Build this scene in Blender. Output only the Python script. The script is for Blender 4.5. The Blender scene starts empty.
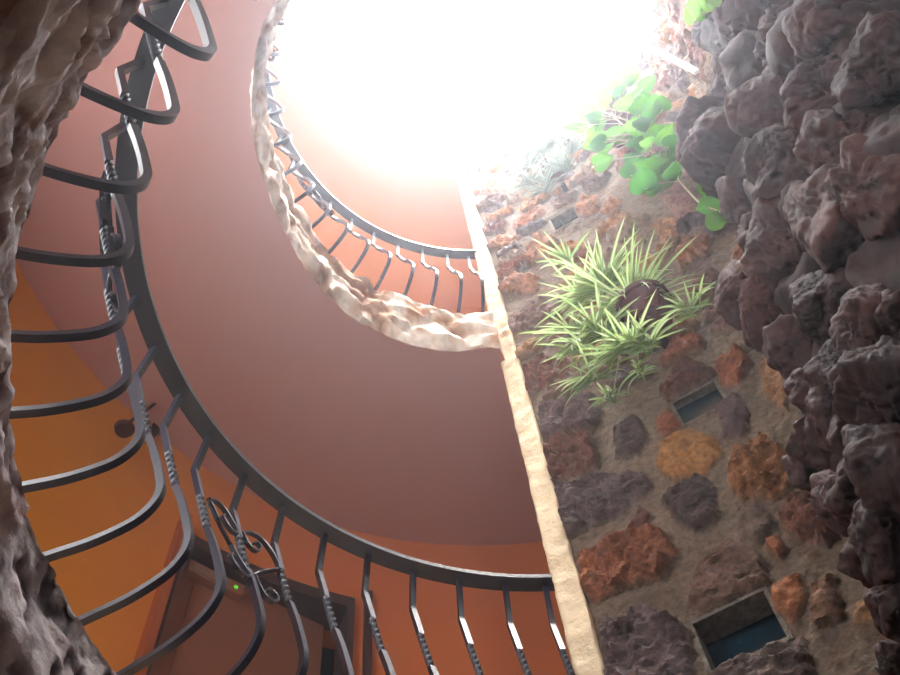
import bpy, bmesh, math, random
import numpy as np
from mathutils import Vector, Matrix
random.seed(7)
RNG = np.random.default_rng(7)
C = bpy.context.scene.collection
PI = math.pi

# ------------------------------------------------------------------ measured place
BW = np.array([[0.9982471896779979, 0.024674664580126283, -0.0537932080084236],
               [0.0, -0.9089403394485959, -0.4169262036896593],
               [-0.059182330977913214, 0.41619541113631897, -0.9073471394395264]])
F = 1020.474
CEN = np.array([0.47095, 0.90879])        # axis of the round opening
Z1, Z2 = 1.525, 4.525                     # landing floors
T = 0.36                                  # slab thickness
RW = 2.1485                               # round outer wall
ZG, ZTOP = -1.5, 7.525
ZA = 7.9                                  # top of the stone wall
N = np.array([0.5, 0.8660254]); TN = np.array([N[1], -N[0]])
P0 = np.array([0.485, 2.07])
DC = N @ P0
UC = 1.61                                  # corner of the two stone walls
PC = P0 + UC * TN
TB = np.array([-0.225, -0.9744]); NB = np.array([0.9744, -0.225])   # second stone wall

def ray(p):
    p = np.atleast_2d(np.array(p, float))
    d = np.stack([(p[:, 0] - 450) / F, -(p[:, 1] - 337.5) / F, -np.ones(len(p))], 1)
    return d @ BW.T
def on_a(p, off=0.0):
    d = ray(p); k = (DC - off) / (d[:, :2] @ N); return d * k[:, None]
def on_b(p, off=0.0):
    d = ray(p); k = (NB @ PC - off) / (d[:, :2] @ NB); return d * k[:, None]
def uz(p):
    X = on_a(p); return np.column_stack([(X[:, :2] - P0) @ TN, X[:, 2]])
def at_s(p, s):
    d = ray(p)[0]; return d * (s / math.hypot(d[0], d[1]))
def pol(r, deg, z):
    a = math.radians(deg); return np.array([CEN[0] + r * math.cos(a), CEN[1] + r * math.sin(a), z])

# ------------------------------------------------------------------ noise
def _h(ix, iy, iz, s):
    n = (ix * 374761393 + iy * 668265263 + iz * 1274126177 + s * 974634777) & 0xffffffff
    n = ((n ^ (n >> 13)) * 1274126177) & 0xffffffff
    n = n ^ (n >> 16)
    return (n & 0xffff) / 65535.0 * 2 - 1
def vnoise(P, s=0):
    P = np.asarray(P, float); i = np.floor(P).astype(np.int64); f = P - i; f = f * f * (3 - 2 * f)
    o = 0
    for a in (0, 1):
        wa = f[:, 0] if a else 1 - f[:, 0]
        for b in (0, 1):
            wb = f[:, 1] if b else 1 - f[:, 1]
            for c in (0, 1):
                wc = f[:, 2] if c else 1 - f[:, 2]
                o = o + wa * wb * wc * _h(i[:, 0] + a, i[:, 1] + b, i[:, 2] + c, s)
    return o
def fbm(P, o=4, s=0, gain=.5):
    P = np.asarray(P, float); r = 0; a = 1
    for k in range(o):
        r = r + a * vnoise(P * 2 ** k + 17.3 * k, s + k); a *= gain
    return r
def ridge(P, o=4, s=0, gain=.5):
    P = np.asarray(P, float); r = 0; a = 1
    for k in range(o):
        r = r + a * (1 - 2 * np.abs(vnoise(P * 2 ** k + 9.1 * k, s + k))); a *= gain
    return r
def worley(P, s=0):
    P = np.asarray(P, float); i = np.floor(P).astype(np.int64)
    best = np.full(len(P), 9.); sec = np.full(len(P), 9.)
    for a in (-1, 0, 1):
        for b in (-1, 0, 1):
            for c in (-1, 0, 1):
                j = i + np.array([a, b, c])
                q = j + .5 + .45 * np.stack([_h(j[:, 0], j[:, 1], j[:, 2], s + k) for k in (1, 2, 3)], 1)
                d = np.linalg.norm(P - q, axis=1)
                sec = np.where(d < best, best, np.minimum(sec, d)); best = np.minimum(best, d)
    return best, sec
def sstep(a, b, x):
    t = np.clip((x - a) / (b - a), 0, 1); return t * t * (3 - 2 * t)

# ------------------------------------------------------------------ materials
def srgb(r, g, b):
    return tuple(((c / 255) / 12.92 if c <= 10 else (((c / 255) + .055) / 1.055) ** 2.4) for c in (r, g, b)) + (1,)
def material(name, col, rough=.8, metal=0, bump=0, scale=30, var=0, var_scale=3, attr=False, detail=6, dist=.01, spec=.5):
    m = bpy.data.materials.new(name); m.use_nodes = True; nt = m.node_tree; nd = nt.nodes; L = nt.links
    b = nd['Principled BSDF']; b.inputs['Roughness'].default_value = rough; b.inputs['Metallic'].default_value = metal
    b.inputs['Specular IOR Level'].default_value = spec
    b.inputs['Base Color'].default_value = col
    tc = nd.new('ShaderNodeTexCoord'); src = None
    if attr:
        a = nd.new('ShaderNodeVertexColor'); a.layer_name = 'Col'; src = a.outputs['Color']
    if var > 0:
        n = nd.new('ShaderNodeTexNoise'); n.inputs['Scale'].default_value = var_scale; n.inputs['Detail'].default_value = detail
        n.inputs['Roughness'].default_value = .65
        L.new(tc.outputs['Object'], n.inputs['Vector'])
        r = nd.new('ShaderNodeMapRange'); r.inputs['From Min'].default_value = .3; r.inputs['From Max'].default_value = .7
        r.inputs['To Min'].default_value = 1 - var; r.inputs['To Max'].default_value = 1 + var
        L.new(n.outputs['Fac'], r.inputs['Value'])
        v = nd.new('ShaderNodeVectorMath'); v.operation = 'SCALE'
        if src is None: v.inputs[0].default_value = col[:3]
        else: L.new(src, v.inputs[0])
        L.new(r.outputs['Result'], v.inputs['Scale']); src = v.outputs['Vector']
    if src is not None: L.new(src, b.inputs['Base Color'])
    if bump > 0:
        n = nd.new('ShaderNodeTexNoise'); n.inputs['Scale'].default_value = scale; n.inputs['Detail'].default_value = detail
        n.inputs['Roughness'].default_value = .6
        L.new(tc.outputs['Object'], n.inputs['Vector'])
        bp = nd.new('ShaderNodeBump'); bp.inputs['Strength'].default_value = bump; bp.inputs['Distance'].default_value = dist
        L.new(n.outputs['Fac'], bp.inputs['Height']); L.new(bp.outputs['Normal'], b.inputs['Normal'])
    return m
def leaf_material(name, rough=.4, trans=.55):
    m = bpy.data.materials.new(name); m.use_nodes = True; nt = m.node_tree; nd = nt.nodes; L = nt.links
    b = nd['Principled BSDF']; b.inputs['Roughness'].default_value = rough
    a = nd.new('ShaderNodeVertexColor'); a.layer_name = 'Col'
    L.new(a.outputs['Color'], b.inputs['Base Color'])
    t = nd.new('ShaderNodeBsdfTranslucent'); g = nd.new('ShaderNodeGamma'); g.inputs['Gamma'].default_value = .8
    L.new(a.outputs['Color'], g.inputs['Color']); L.new(g.outputs['Color'], t.inputs['Color'])
    x = nd.new('ShaderNodeMixShader'); x.inputs['Fac'].default_value = trans
    L.new(b.outputs[0], x.inputs[1]); L.new(t.outputs[0], x.inputs[2]); L.new(x.outputs[0], nd['Material Output'].inputs['Surface'])
    return m
M = {}
M['iron'] = material('painted_iron', srgb(12, 14, 38), .36, 0, .15, 90, .15, 20, spec=.4)
M['wallpaint'] = material('orange_wall_paint', srgb(214, 130, 60), .85, 0, .08, 60, .04, 2, attr=True)
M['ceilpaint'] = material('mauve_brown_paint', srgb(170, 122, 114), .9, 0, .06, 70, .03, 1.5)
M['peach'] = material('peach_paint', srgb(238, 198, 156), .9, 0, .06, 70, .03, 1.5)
M['plaster'] = material('cream_plaster', srgb(214, 194, 160), .85, 0, .9, 22, .08, 6, dist=.012)
M['stone'] = material('stone_masonry', srgb(150, 120, 90), .92, 0, 1.0, 40, .5, 40, attr=True, detail=12, dist=.02)
M['rim'] = material('rough_rim_rock', srgb(150, 120, 100), .85, 0, .6, 40, .3, 14, attr=True, detail=10, dist=.01)
M['cliff'] = material('brown_cliff_rock', srgb(120, 80, 60), .8, 0, .6, 35, .3, 9, attr=True, detail=10, dist=.01, spec=.4)
M['floor'] = material('floor_tile', srgb(196, 160, 120), .6, 0, .1, 20, .1, 3)
M['door'] = material('door_wood', srgb(122, 74, 52), .6, 0, .15, 12, .1, 5)
M['frame'] = material('dark_frame_wood', srgb(52, 32, 30), .5, 0, .1, 20, .1, 8)
M['reveal'] = material('brown_trim_wood', srgb(150, 78, 40), .6, 0, .1, 20, .1, 8)  # wall reveal in shadow, the shade is part of this brown
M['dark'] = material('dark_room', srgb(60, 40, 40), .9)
M['pot'] = material('terracotta_pot', srgb(84, 36, 38), .7, 0, .3, 50, .15, 10)
M['soil'] = material('soil', srgb(50, 35, 25), .95, 0, .8, 60, .3, 30)
M['glass'] = material('blue_glass_block', srgb(16, 42, 54), .12, 0, .5, 18, .3, 12, dist=.01, spec=.8)
M['white'] = material('white_conduit_plastic', srgb(235, 238, 245), .35)
M['bronze'] = material('dark_bronze', srgb(70, 42, 30), .45, .6, .2, 60, .2, 20)
M['box'] = material('brown_box_plastic', srgb(128, 82, 62), .5)
M['plate'] = material('grey_plate', srgb(120, 96, 84), .5)
M['stem'] = material('vine_stem', srgb(190, 175, 150), .6, 0, .3, 60, .2, 30)
M['leaf'] = leaf_material('leaf')
M['greyleaf'] = leaf_material('silver_leaf', .6, .35)
def led_material():
    m = bpy.data.materials.new('green_led'); m.use_nodes = True; b = m.node_tree.nodes['Principled BSDF']
    b.inputs['Base Color'].default_value = srgb(80, 200, 60)
    b.inputs['Emission Color'].default_value = srgb(120, 255, 60); b.inputs['Emission Strength'].default_value = .6
    return m
M['led'] = led_material()

# ------------------------------------------------------------------ object helpers
def tag(o, label=None, cat=None, group=None, kind=None):
    if label: o['label'] = label
    if cat: o['category'] = cat
    if group: o['group'] = group
    if kind: o['kind'] = kind
    return o
def empty(name, loc=(0, 0, 0)):
    o = bpy.data.objects.new(name, None); o.location = loc; o.empty_display_size = .1; C.objects.link(o); return o
def link(name, V, Fc, mat, parent=None, cols=None, smooth=False, sharp=None):
    me = bpy.data.meshes.new(name)
    V = np.asarray(V, float)
    if parent is not None: V = V - np.array(parent.location)
    me.from_pydata([tuple(v) for v in V], [], [tuple(f) for f in Fc]); me.update()
    bm = bmesh.new(); bm.from_mesh(me); bmesh.ops.recalc_face_normals(bm, faces=bm.faces); bm.to_mesh(me); bm.free()
    if cols is not None:
        ca = me.color_attributes.new('Col', 'FLOAT_COLOR', 'POINT')
        ca.data.foreach_set('color', np.column_stack([cols, np.ones(len(cols))]).astype(np.float32).ravel())
    if smooth: me.polygons.foreach_set('use_smooth', [True] * len(me.polygons))
    if smooth and sharp: me.set_sharp_from_angle(angle=math.radians(sharp))
    me.materials.append(mat)
    o = bpy.data.objects.new(name, me); C.objects.link(o)
    if parent is not None: o.parent = parent
    return o
class MB:
    def __init__(s): s.V = []; s.F = []; s.C = []
    def add(s, V, Fc, col=None):
        n = len(s.V); s.V += [tuple(v) for v in V]; s.F += [tuple(i + n for i in f) for f in Fc]
        if col is not None:
            col = np.asarray(col, float)
            s.C += [tuple(col)] * len(V) if col.ndim == 1 else [tuple(c) for c in col]
    def box(s, o, ax, ay, az):          # corner and three edge vectors
        o, ax, ay, az = (np.asarray(v, float) for v in (o, ax, ay, az))
        V = [o + i * ax + j * ay + k * az for k in (0, 1) for j in (0, 1) for i in (0, 1)]
        s.add(V, [(0, 2, 3, 1), (4, 5, 7, 6), (0, 1, 5, 4), (2, 6, 7, 3), (0, 4, 6, 2), (1, 3, 7, 5)])
    def sweep(s, P, Nn, w, h, tw=None, closed_ends=True, col=None):   # rectangular bar along P; Nn = normals
        P = np.asarray(P, float); n = len(P); Tg = np.gradient(P, axis=0); Tg /= np.linalg.norm(Tg, axis=1)[:, None]
        Nn = np.asarray(Nn, float)
        if Nn.ndim == 1: Nn = np.tile(Nn, (n, 1))
        Nn = Nn - (Nn * Tg).sum(1)[:, None] * Tg; Nn /= np.linalg.norm(Nn, axis=1)[:, None]
        Bn = np.cross(Tg, Nn); w = np.broadcast_to(w, n); h = np.broadcast_to(h, n); V = []
        for i in range(n):
            a = 0 if tw is None else tw[i]
            u = Nn[i] * math.cos(a) + Bn[i] * math.sin(a); v = -Nn[i] * math.sin(a) + Bn[i] * math.cos(a)
            for x, y in ((1, 1), (-1, 1), (-1, -1), (1, -1)): V.append(P[i] + u * x * w[i] / 2 + v * y * h[i] / 2)
        Fc = [(4 * i + k, 4 * i + (k + 1) % 4, 4 * i + 4 + (k + 1) % 4, 4 * i + 4 + k) for i in range(n - 1) for k in range(4)]
        Fc += [(0, 3, 2, 1), tuple(4 * (n - 1) + k for k in range(4))]
        s.add(V, Fc, col)
    def tube(s, P, r, k=8, col=None):
        P = np.asarray(P, float); n = len(P); Tg = np.gradient(P, axis=0); Tg /= np.linalg.norm(Tg, axis=1)[:, None] + 1e-9
        r = np.broadcast_to(r, n); up = np.array([0, 0, 1.]) if abs(Tg[0][2]) < .9 else np.array([1., 0, 0]); V = []
        u = np.cross(Tg[0], up)
        for i in range(n):
            u = u - (u @ Tg[i]) * Tg[i]; u /= np.linalg.norm(u); v = np.cross(Tg[i], u)
            for j in range(k): V.append(P[i] + r[i] * (u * math.cos(2 * PI * j / k) + v * math.sin(2 * PI * j / k)))
        Fc = [(k * i + j, k * i + (j + 1) % k, k * i + k + (j + 1) % k, k * i + k + j) for i in range(n - 1) for j in range(k)]
        Fc += [tuple(range(k))[::-1], tuple(k * (n - 1) + j for j in range(k))]
        s.add(V, Fc, col)
    def lathe(s, o, prof, k=32, ax=(0, 0, 1), tx=(1, 0, 0)):
        o = np.asarray(o, float); ax = np.asarray(ax, float); tx = np.asarray(tx, float); ty = np.cross(ax, tx); V = []
        for r, z in prof:
            for j in range(k): V.append(o + ax * z + r * (tx * math.cos(2 * PI * j / k) + ty * math.sin(2 * PI * j / k)))
        m = len(prof); Fc = [(k * i + j, k * i + (j + 1) % k, k * i + k + (j + 1) % k, k * i + k + j) for i in range(m - 1) for j in range(k)]
        Fc += [tuple(range(k))[::-1], tuple(k * (m - 1) + j for j in range(k))]
        s.add(V, Fc)
    def build(s, name, mat, parent=None, smooth=False, sharp=None):
        return link(name, s.V, s.F, mat, parent, np.array(s.C) if s.C else None, smooth, sharp)
def crom(P, n=8):
    P = np.asarray(P, float); Q = np.vstack([2 * P[0] - P[1], P, 2 * P[-1] - P[-2]]); o = []
    for i in range(1, len(Q) - 2):
        for t in np.linspace(0, 1, n, endpoint=False):
            a, b, c, d = Q[i - 1], Q[i], Q[i + 1], Q[i + 2]
            o.append(.5 * (2 * b + (c - a) * t + (2 * a - 5 * b + 4 * c - d) * t * t + (3 * b - a - 3 * c + d) * t ** 3))
    o.append(P[-1]); return np.array(o)

# ------------------------------------------------------------------ shell
def grid_faces(nu, nz): return [(j * nu + i, j * nu + i + 1, (j + 1) * nu + i + 1, (j + 1) * nu + i) for j in range(nz - 1) for i in range(nu - 1)]
DOOR = (109.0, 130.2, Z1, 3.56)
HOLES = [DOOR, (189.0, 210.0, 2.3, 3.56), (273.0, 285.0, 2.3, 3.0)]  # the door, then two unseen openings added to brighten the landing
def round_wall():
    az = sorted(set(list(np.arange(0, 360, 3.0)) + [DOOR[0], DOOR[1]]) - {108.0}); zs = sorted(set([ZG, -1.4, 0, .7, Z1, 2.3, 3, 3.56, 3.7, Z2 - T, Z2, 5.5, 6.5, ZTOP - T, ZTOP]))
    V = []; F = []; Cc = []; na = len(az); nz = len(zs)
    yel = np.array(srgb(200, 134, 32)[:3]); org = np.array(srgb(190, 106, 54)[:3]); pch = np.array(srgb(234, 188, 140)[:3])
    for r in (RW, RW + .22):
        for z in zs:
            for a in az:
                V.append(pol(r, a, z)); t = sstep(150, 112, a) if a < 250 else 1.
                Cc.append(pch if z > Z2 else yel * (1 - t) + org * t)  # ochre blends to orange with azimuth, peach above the upper landing
    idx = lambda s_, j, i: s_ * na * nz + j * na + i % na
    hole = lambda j, i: any(h[0] - .01 <= az[i % na] < h[1] - .01 and h[2] - .01 <= zs[j] < h[3] - .01 for h in HOLES)
    for j in range(nz - 1):
        for i in range(na):
            if hole(j, i):
                if not hole(j, i - 1): F.append((idx(0, j, i), idx(0, j + 1, i), idx(1, j + 1, i), idx(1, j, i)))
                if not hole(j, i + 1): F.append((idx(0, j, i + 1), idx(0, j + 1, i + 1), idx(1, j + 1, i + 1), idx(1, j, i + 1)))
                if not hole(j - 1, i): F.append((idx(0, j, i), idx(0, j, i + 1), idx(1, j, i + 1), idx(1, j, i)))
                if not hole(j + 1, i): F.append((idx(0, j + 1, i), idx(0, j + 1, i + 1), idx(1, j + 1, i + 1), idx(1, j + 1, i)))
                continue
            for s_ in (0, 1): F.append((idx(s_, j, i), idx(s_, j, i + 1), idx(s_, j + 1, i + 1), idx(s_, j + 1, i)))
    for j in (0, nz - 1):
        for i in range(na): F.append((idx(0, j, i), idx(0, j, i + 1), idx(1, j, i + 1), idx(1, j, i)))
    o = link('wall_left', V, F, M['wallpaint'], None, np.array(Cc), True, 40)
    tag(o, 'round outer wall painted ochre and orange behind the railings', None, None, 'structure')
round_wall()
def disc(name, z0, z1, r, mat, label):
    m = MB(); m.lathe((CEN[0], CEN[1], 0), [(r, z0), (r, z1)], 96)
    tag(m.build(name, mat), label, kind='structure')
disc('floor', ZG - .15, ZG, RW + .2, M['floor'], 'ground floor of the round hall')
def slab(name, z0, z1, mat, label, ins=None):
    V = []; F = []; az = np.arange(62, 318.1, 2.0); n = len(az)
    if ins is not None: az = np.concatenate([[62, 75, 87.9], az[az > 88]]); n = len(az)
    for a in az:
        ri = 1.16 if ins is None or a < 88 else float(np.interp(a, ins[0], ins[1])) + .015
        for r, z in ((ri, z0), (RW + .05, z0), (RW + .05, z1), (ri, z1)): V.append(pol(r, a, z))
    for i in range(n - 1):
        for k in range(4): F.append((4 * i + k, 4 * i + (k + 1) % 4, 4 * i + 4 + (k + 1) % 4, 4 * i + 4 + k))
    F += [(3, 2, 1, 0), tuple(4 * (n - 1) + k for k in range(4))]
    tag(link(name, V, F, mat), label, kind='structure')
slab('floor.001', Z1 - T, Z1, M['floor'], 'first landing slab around the round opening', ([0, 320], [1.12, 1.12]))
RB2 = ([0, 87, 92, 100, 112, 124, 136, 147, 162, 175, 188, 199, 207, 320], [1.06, 1.045, 1.045, 1.08, 1.095, 1.098, 1.077, 1.045, 1.019, 1.017, 1.010, 1.009, .991, 1.0])
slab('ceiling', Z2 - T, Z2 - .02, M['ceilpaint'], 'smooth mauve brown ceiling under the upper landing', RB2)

def roof():
    V = []; F = []; az = np.arange(0, 360, 2.0); n = len(az)
    for a in az:
        if 88 <= a <= 316: ri = float(np.interp(a, [88, 110, 140, 170, 200, 230, 316], [1.0, 1.03, 1.10, 1.18, 1.18, 1.12, 1.5]))
        else:
            c1 = math.cos(math.radians(a - 60)); c2 = math.cos(math.radians(a + 13)); ri = min((DC - N @ CEN) / c1 if c1 > .2 else 9, NB @ (PC - CEN) / c2 if c2 > .2 else 9) + .08
            ri = min(ri, 2.0)
        for r, z in ((ri, ZTOP - T), (RW + .05, ZTOP - T), (RW + .05, ZTOP), (ri, ZTOP)): V.append(pol(r, a, z))
    for i in range(n):
        j = (i + 1) % n
        for k in range(4): F.append((4 * i + k, 4 * i + (k + 1) % 4, 4 * j + (k + 1) % 4, 4 * j + k))
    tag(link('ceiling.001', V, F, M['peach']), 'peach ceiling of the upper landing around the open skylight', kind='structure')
roof()
# rough rock edging of the two openings: traced inner radius by azimuth, bulging profile
def rim(name, ztop, tab_b, tab_t, az0, az1, depth, amp, palette, label, step, seed, T=T, style=0, off=None):
    az = np.arange(az0, az1, step)
    if depth > .3: S = [(depth, -.02), (depth * .75, 0), (depth * .5, 0), (depth * .3, 0), (.2, 0), (.14, 0), (.1, 0), (.06, 0), (.03, .01), (0.005, .03)]
    else: S = [(depth, .02), (.03, .008), (.012, .0), (0.0, .012)]
    side = [(-.012, z) for z in np.linspace(.05, T - .05, 16)] if T < .5 else [(-.004, z) for z in np.linspace(.05, T - .03, 20)]
    S = S + side + [(0.0, T - .03), (.006, T - .018), (.015, T - .008), (.035, T - .002), (.06, T + .0), (.1, T + .004), (.14, T + .002)]
    # densify underside
    S = np.array(S); D = [S[0]]
    for a, b in zip(S[:-1], S[1:]):
        k = max(1, int(np.linalg.norm(b - a) / (.022 if T < .5 else .009))); D += [a + (b - a) * t for t in np.linspace(0, 1, k + 1)[1:]]
    S = np.array(D); ns = len(S)
    A, K = np.meshgrid(az, np.arange(ns), indexing='ij'); A = A.ravel(); K = K.ravel()
    q, w = S[K, 0], S[K, 1]
    rb = np.interp(A, tab_b[0], tab_b[1]); rt = np.interp(A, tab_t[0], tab_t[1])
    f = np.clip(w / T, 0, 1); r0 = rb * (1 - f) + rt * f
    r = r0 + q; z = ztop - T + w
    ar = np.radians(A); P = np.column_stack([r * np.cos(ar), r * np.sin(ar), z])
    # normals in the profile plane
    Sg = np.gradient(S, axis=0); Nr = -Sg[:, 1]; Nz = Sg[:, 0]; L = np.hypot(Nr, Nz) + 1e-9; Nr, Nz = Nr / L, Nz / L
    nr, nz = Nr[K], Nz[K]
    nz = np.where(w < .04, -np.abs(nz), nz); nr = np.where((w > .04) & (w < T - .04), -1, nr * np.where(w > .04, -1, 1))
    nr = -np.abs(nr)
    Q = np.column_stack([r * 2.4, A * .026 * 2.2, z * 5.0])       # stretched along the rim
    Q2 = np.column_stack([r * 9, A * .018 * 3.5, z * 10.0])
    w1, w2 = worley(np.column_stack([A * .018 * 4.5, r * 5, z * 5]), seed)
    Q3 = np.column_stack([r * 16, A * .018 * 4.0, z * 20.0]) + .5 * fbm(Q2, 2, seed + 12)[:, None]
    h = amp * (.4 * fbm(Q * 2, 4, seed) + .42 * ridge(Q3, 4, seed + 5, .6) + .5 * (sstep(0, .25, w2 - w1) - .6) - .5 * sstep(.1, .5, vnoise(np.column_stack([A * .018 * 22, r * 22, z * 22]), seed + 9)) * .5)
    fade = sstep(0, .03, T + .0 - w + .0) if False else 1.0
    edge = (np.where(w >= T - .001, .15, 1.0) if not style else .3 + .7 * sstep(0, .1, T - w)) * np.where(K < 1, 0, 1)
    if style:      # steep lining face seen from close by
        base = .35 * fbm(Q * 1.5, 3, seed)
        Pq = np.column_stack([r * 12, A * .018 * 12, z * 12])
        if style == 1:
            sk = np.column_stack([r * 10, (A * .018 * 1.0 - z * .8) * 7, (z + A * .018 * .8) * 20]) + .5 * fbm(Pq * .4, 2, seed + 12)[:, None]
            st = ridge(sk, 4, seed + 5, .45); h = amp * (base + .26 * st + .16 * fbm(Pq * 2.0, 3, seed + 2, .5)); tone_x = .30 * st
        else:
            pt = sstep(.15, .5, fbm(Pq * [2.4, 2.4, 1.6], 2, seed + 6)); h = amp * (base + .2 * fbm(Pq * 2, 3, seed + 2, .5) - .3 * pt); tone_x = -.5 * pt + .15
    h = h * edge - (.45 if style else .3) * amp * np.where(K < 1, 0, 1)
    if depth < .3: h = np.where((q > .02) & (w < .05), 0, h)
    r = r + nr * h; z = z + nz * h
    V = np.column_stack([CEN[0] + r * np.cos(ar), CEN[1] + r * np.sin(ar), z])
    tone = fbm(np.column_stack([A * .018 * 6, r * 6, z * 6]), 4, seed + 3) * .6 + .5 + .5 * (h / amp) * .6
    if style: tone = .42 + .32 * fbm(np.column_stack([A * .018 * 14, r * 14, z * 14]), 5, seed + 3, .6) + tone_x
    pal = np.array([srgb(*c)[:3] for c in palette]); t = np.clip(tone, 0, .999) * (len(pal) - 1); i0 = t.astype(int); ff = (t - i0)[:, None]
    col = pal[i0] * (1 - ff) + pal[i0 + 1] * ff
    na = len(az); Fc = [(i * ns + k, i * ns + k + 1, (i + 1) * ns + k + 1, (i + 1) * ns + k) for i in range(na - 1) for k in range(ns - 1)]
    Fc += [tuple(range(ns))[::-1], tuple((na - 1) * ns + k for k in range(ns))]
    # close the back
    Fc += [(i * ns, (i + 1) * ns, (i + 1) * ns + ns - 1, i * ns + ns - 1) for i in range(na - 1)]
    o = link(name, V, Fc, M['rim'], None, col, True, 60)
    if name.startswith('trim'): tag(o, label, kind='structure')
    else: tag(o, label, 'rock')
rim('trim_2', Z2, RB2, ([0, 90, 103, 123, 140, 162, 200, 320], [1.045, 1.045, 1.04, 1.045, 1.04, 1.01, 1.0, 1.0]), 90.0, 318, .05, .034,
    [(140, 98, 70), (190, 156, 126), (228, 218, 204), (238, 232, 222), (180, 132, 96)], 'rough pale rock edging around the upper round opening', .55, 3)
RT1 = ([0, 320], [1.094, 1.094])
rim('trim_1', Z1 + .01, RT1, RT1, 176.0, 231, .3, .045,
    [(78, 48, 50), (118, 84, 84), (168, 148, 148), (220, 212, 214), (234, 228, 230)], 'rough streaked rock edge of the lower round opening', .22, 11, .72, 1)
rim('rock_outcrop', Z1 + .012, ([0, 177.5, 320], [1.09, 1.085, 1.085]), ([0, 165, 177.5, 320], [1.088, 1.09, 1.10, 1.1]), 120, 177.5, .3, .034,
    [(70, 56, 64), (112, 98, 104), (150, 140, 142), (176, 168, 170), (186, 180, 182)], 'pale grey pitted rock in the lower left corner below the bar ends', .22, 31, .72, 2)

# ------------------------------------------------------------------ stone walls
NICHES = [(.362, .575, 1.995, 2.178, .085), (.600, .765, 3.070, 3.225, .03), (.484, .632, 5.36, 5.55, .06), (.345, .385, 6.74, 6.84, .03)]
OCH = (196, 134, 66); ORG = (186, 108, 66); RED = (140, 84, 66); PUR = (96, 72, 78); DPU = (66, 48, 56); GRY = (120, 104, 104); BRN = (128, 90, 68); PNK = (168, 122, 108)
TRACED = [
 ([(662,445),(690,432),(712,440),(720,458),(700,478),(675,483),(660,468)], OCH, .6), ([(665,500),(700,480),(720,490),(718,520),(700,535),(680,525)], DPU, 1),
 ([(735,455),(765,442),(790,460),(795,485),(775,500),(745,500),(732,480)], (176,116,62), 1.8), ([(790,510),(805,493),(835,520),(825,545),(800,540),(785,525)], RED, 1.8),
 ([(768,545),(777,538),(787,548),(782,560),(770,556)], ORG, .6), ([(772,590),(800,576),(806,600),(795,625),(775,612)], (190,116,70), .7),
 ([(583,560),(625,540),(660,537),(675,555),(660,580),(625,590),(600,603),(585,585)], (176,104,66), 1.8), ([(563,492),(600,478),(640,475),(650,490),(620,515),(575,535),(565,520)], (112,94,98), 1.4),
 ([(628,530),(645,512),(656,517),(650,530)], (110,60,56), .8), ([(605,625),(640,612),(680,625),(692,650),(692,690),(612,695)], (116,98,102), 1.5),
 ([(700,560),(730,545),(755,560),(765,583),(700,615),(690,600)], (120,88,74), .8), ([(549,450),(590,436),(598,455),(595,468),(556,484)], RED, 1.9),
 ([(618,430),(635,417),(650,440),(640,455),(618,455)], DPU, .7), ([(657,424),(670,412),(682,424),(675,435),(660,434)], ORG, .8),
 ([(528,375),(545,362),(568,362),(568,380),(532,396)], RED, 1.6), ([(543,408),(590,398),(602,412),(590,430),(546,437)], (122,98,100), 1.2),
 ([(716,365),(740,350),(750,365),(735,385),(722,385)], ORG, 1.2), ([(760,372),(775,355),(792,375),(785,410),(765,395)], (190,140,96), 1), ([(716,405),(735,396),(748,415),(745,436),(724,435)], (104,80,86), .8),
 ([(662,392),(690,365),(712,372),(705,382),(672,402)], (130,76,56), 1.3), ([(656,260),(668,236),(682,230),(676,248),(661,266)], (206,150,100), 1.2), ([(678,262),(690,240),(710,235),(708,255),(685,270)], (190,124,76), 1.4),
 ([(664,202),(690,195),(700,213),(682,222)], PNK, .8), ([(685,292),(715,272),(718,290),(700,306)], (140,100,86), 1), ([(577,213),(584,198),(600,198),(598,212),(584,217)], (206,140,92), 1), ([(603,214),(612,199),(622,203),(618,214)], (190,128,80), 1),
 ([(472,194),(480,181),(503,181),(500,193)], (206,150,106), 1), ([(484,236),(490,225),(509,224),(506,233)], RED, 1.4), ([(489,251),(500,238),(520,237),(514,247)], (196,140,100), 1), ([(500,293),(515,276),(540,278),(535,293)], (206,150,110), 1.4),
 ([(524,262),(536,238),(556,240),(550,258)], (210,150,104), 1.2), ([(506,326),(530,306),(562,304),(556,320),(512,333)], (150,118,112), 1), ([(640,195),(655,172),(690,172),(680,192)], (160,124,118), .8), ([(640,192),(628,178),(640,165)], ORG, .6),
 ([(733,515),(760,508),(775,525),(760,545),(738,540)], (120,100,88), .6), ([(812,590),(838,578),(842,620),(818,628)], (150,108,80), 1), ([(716,640),(760,655),(800,640),(815,700),(720,700)], (110,92,88), 1),
]
def poly_sdf(X, Y, poly):
    poly = np.asarray(poly, float); d = np.full(X.shape, 1e9); ins = np.zeros(X.shape, bool); n = len(poly)
    for i in range(n):
        a, b = poly[i], poly[(i + 1) % n]; e = b - a; wx, wy = X - a[0], Y - a[1]
        t = np.clip((wx * e[0] + wy * e[1]) / (e @ e + 1e-12), 0, 1); d = np.minimum(d, np.hypot(wx - t * e[0], wy - t * e[1]))
        c = ((a[1] > Y) != (b[1] > Y)) & (X < (b[0] - a[0]) * (Y - a[1]) / (b[1] - a[1] + 1e-12) + a[0]); ins ^= c
    return np.where(ins, d, -d)
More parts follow.
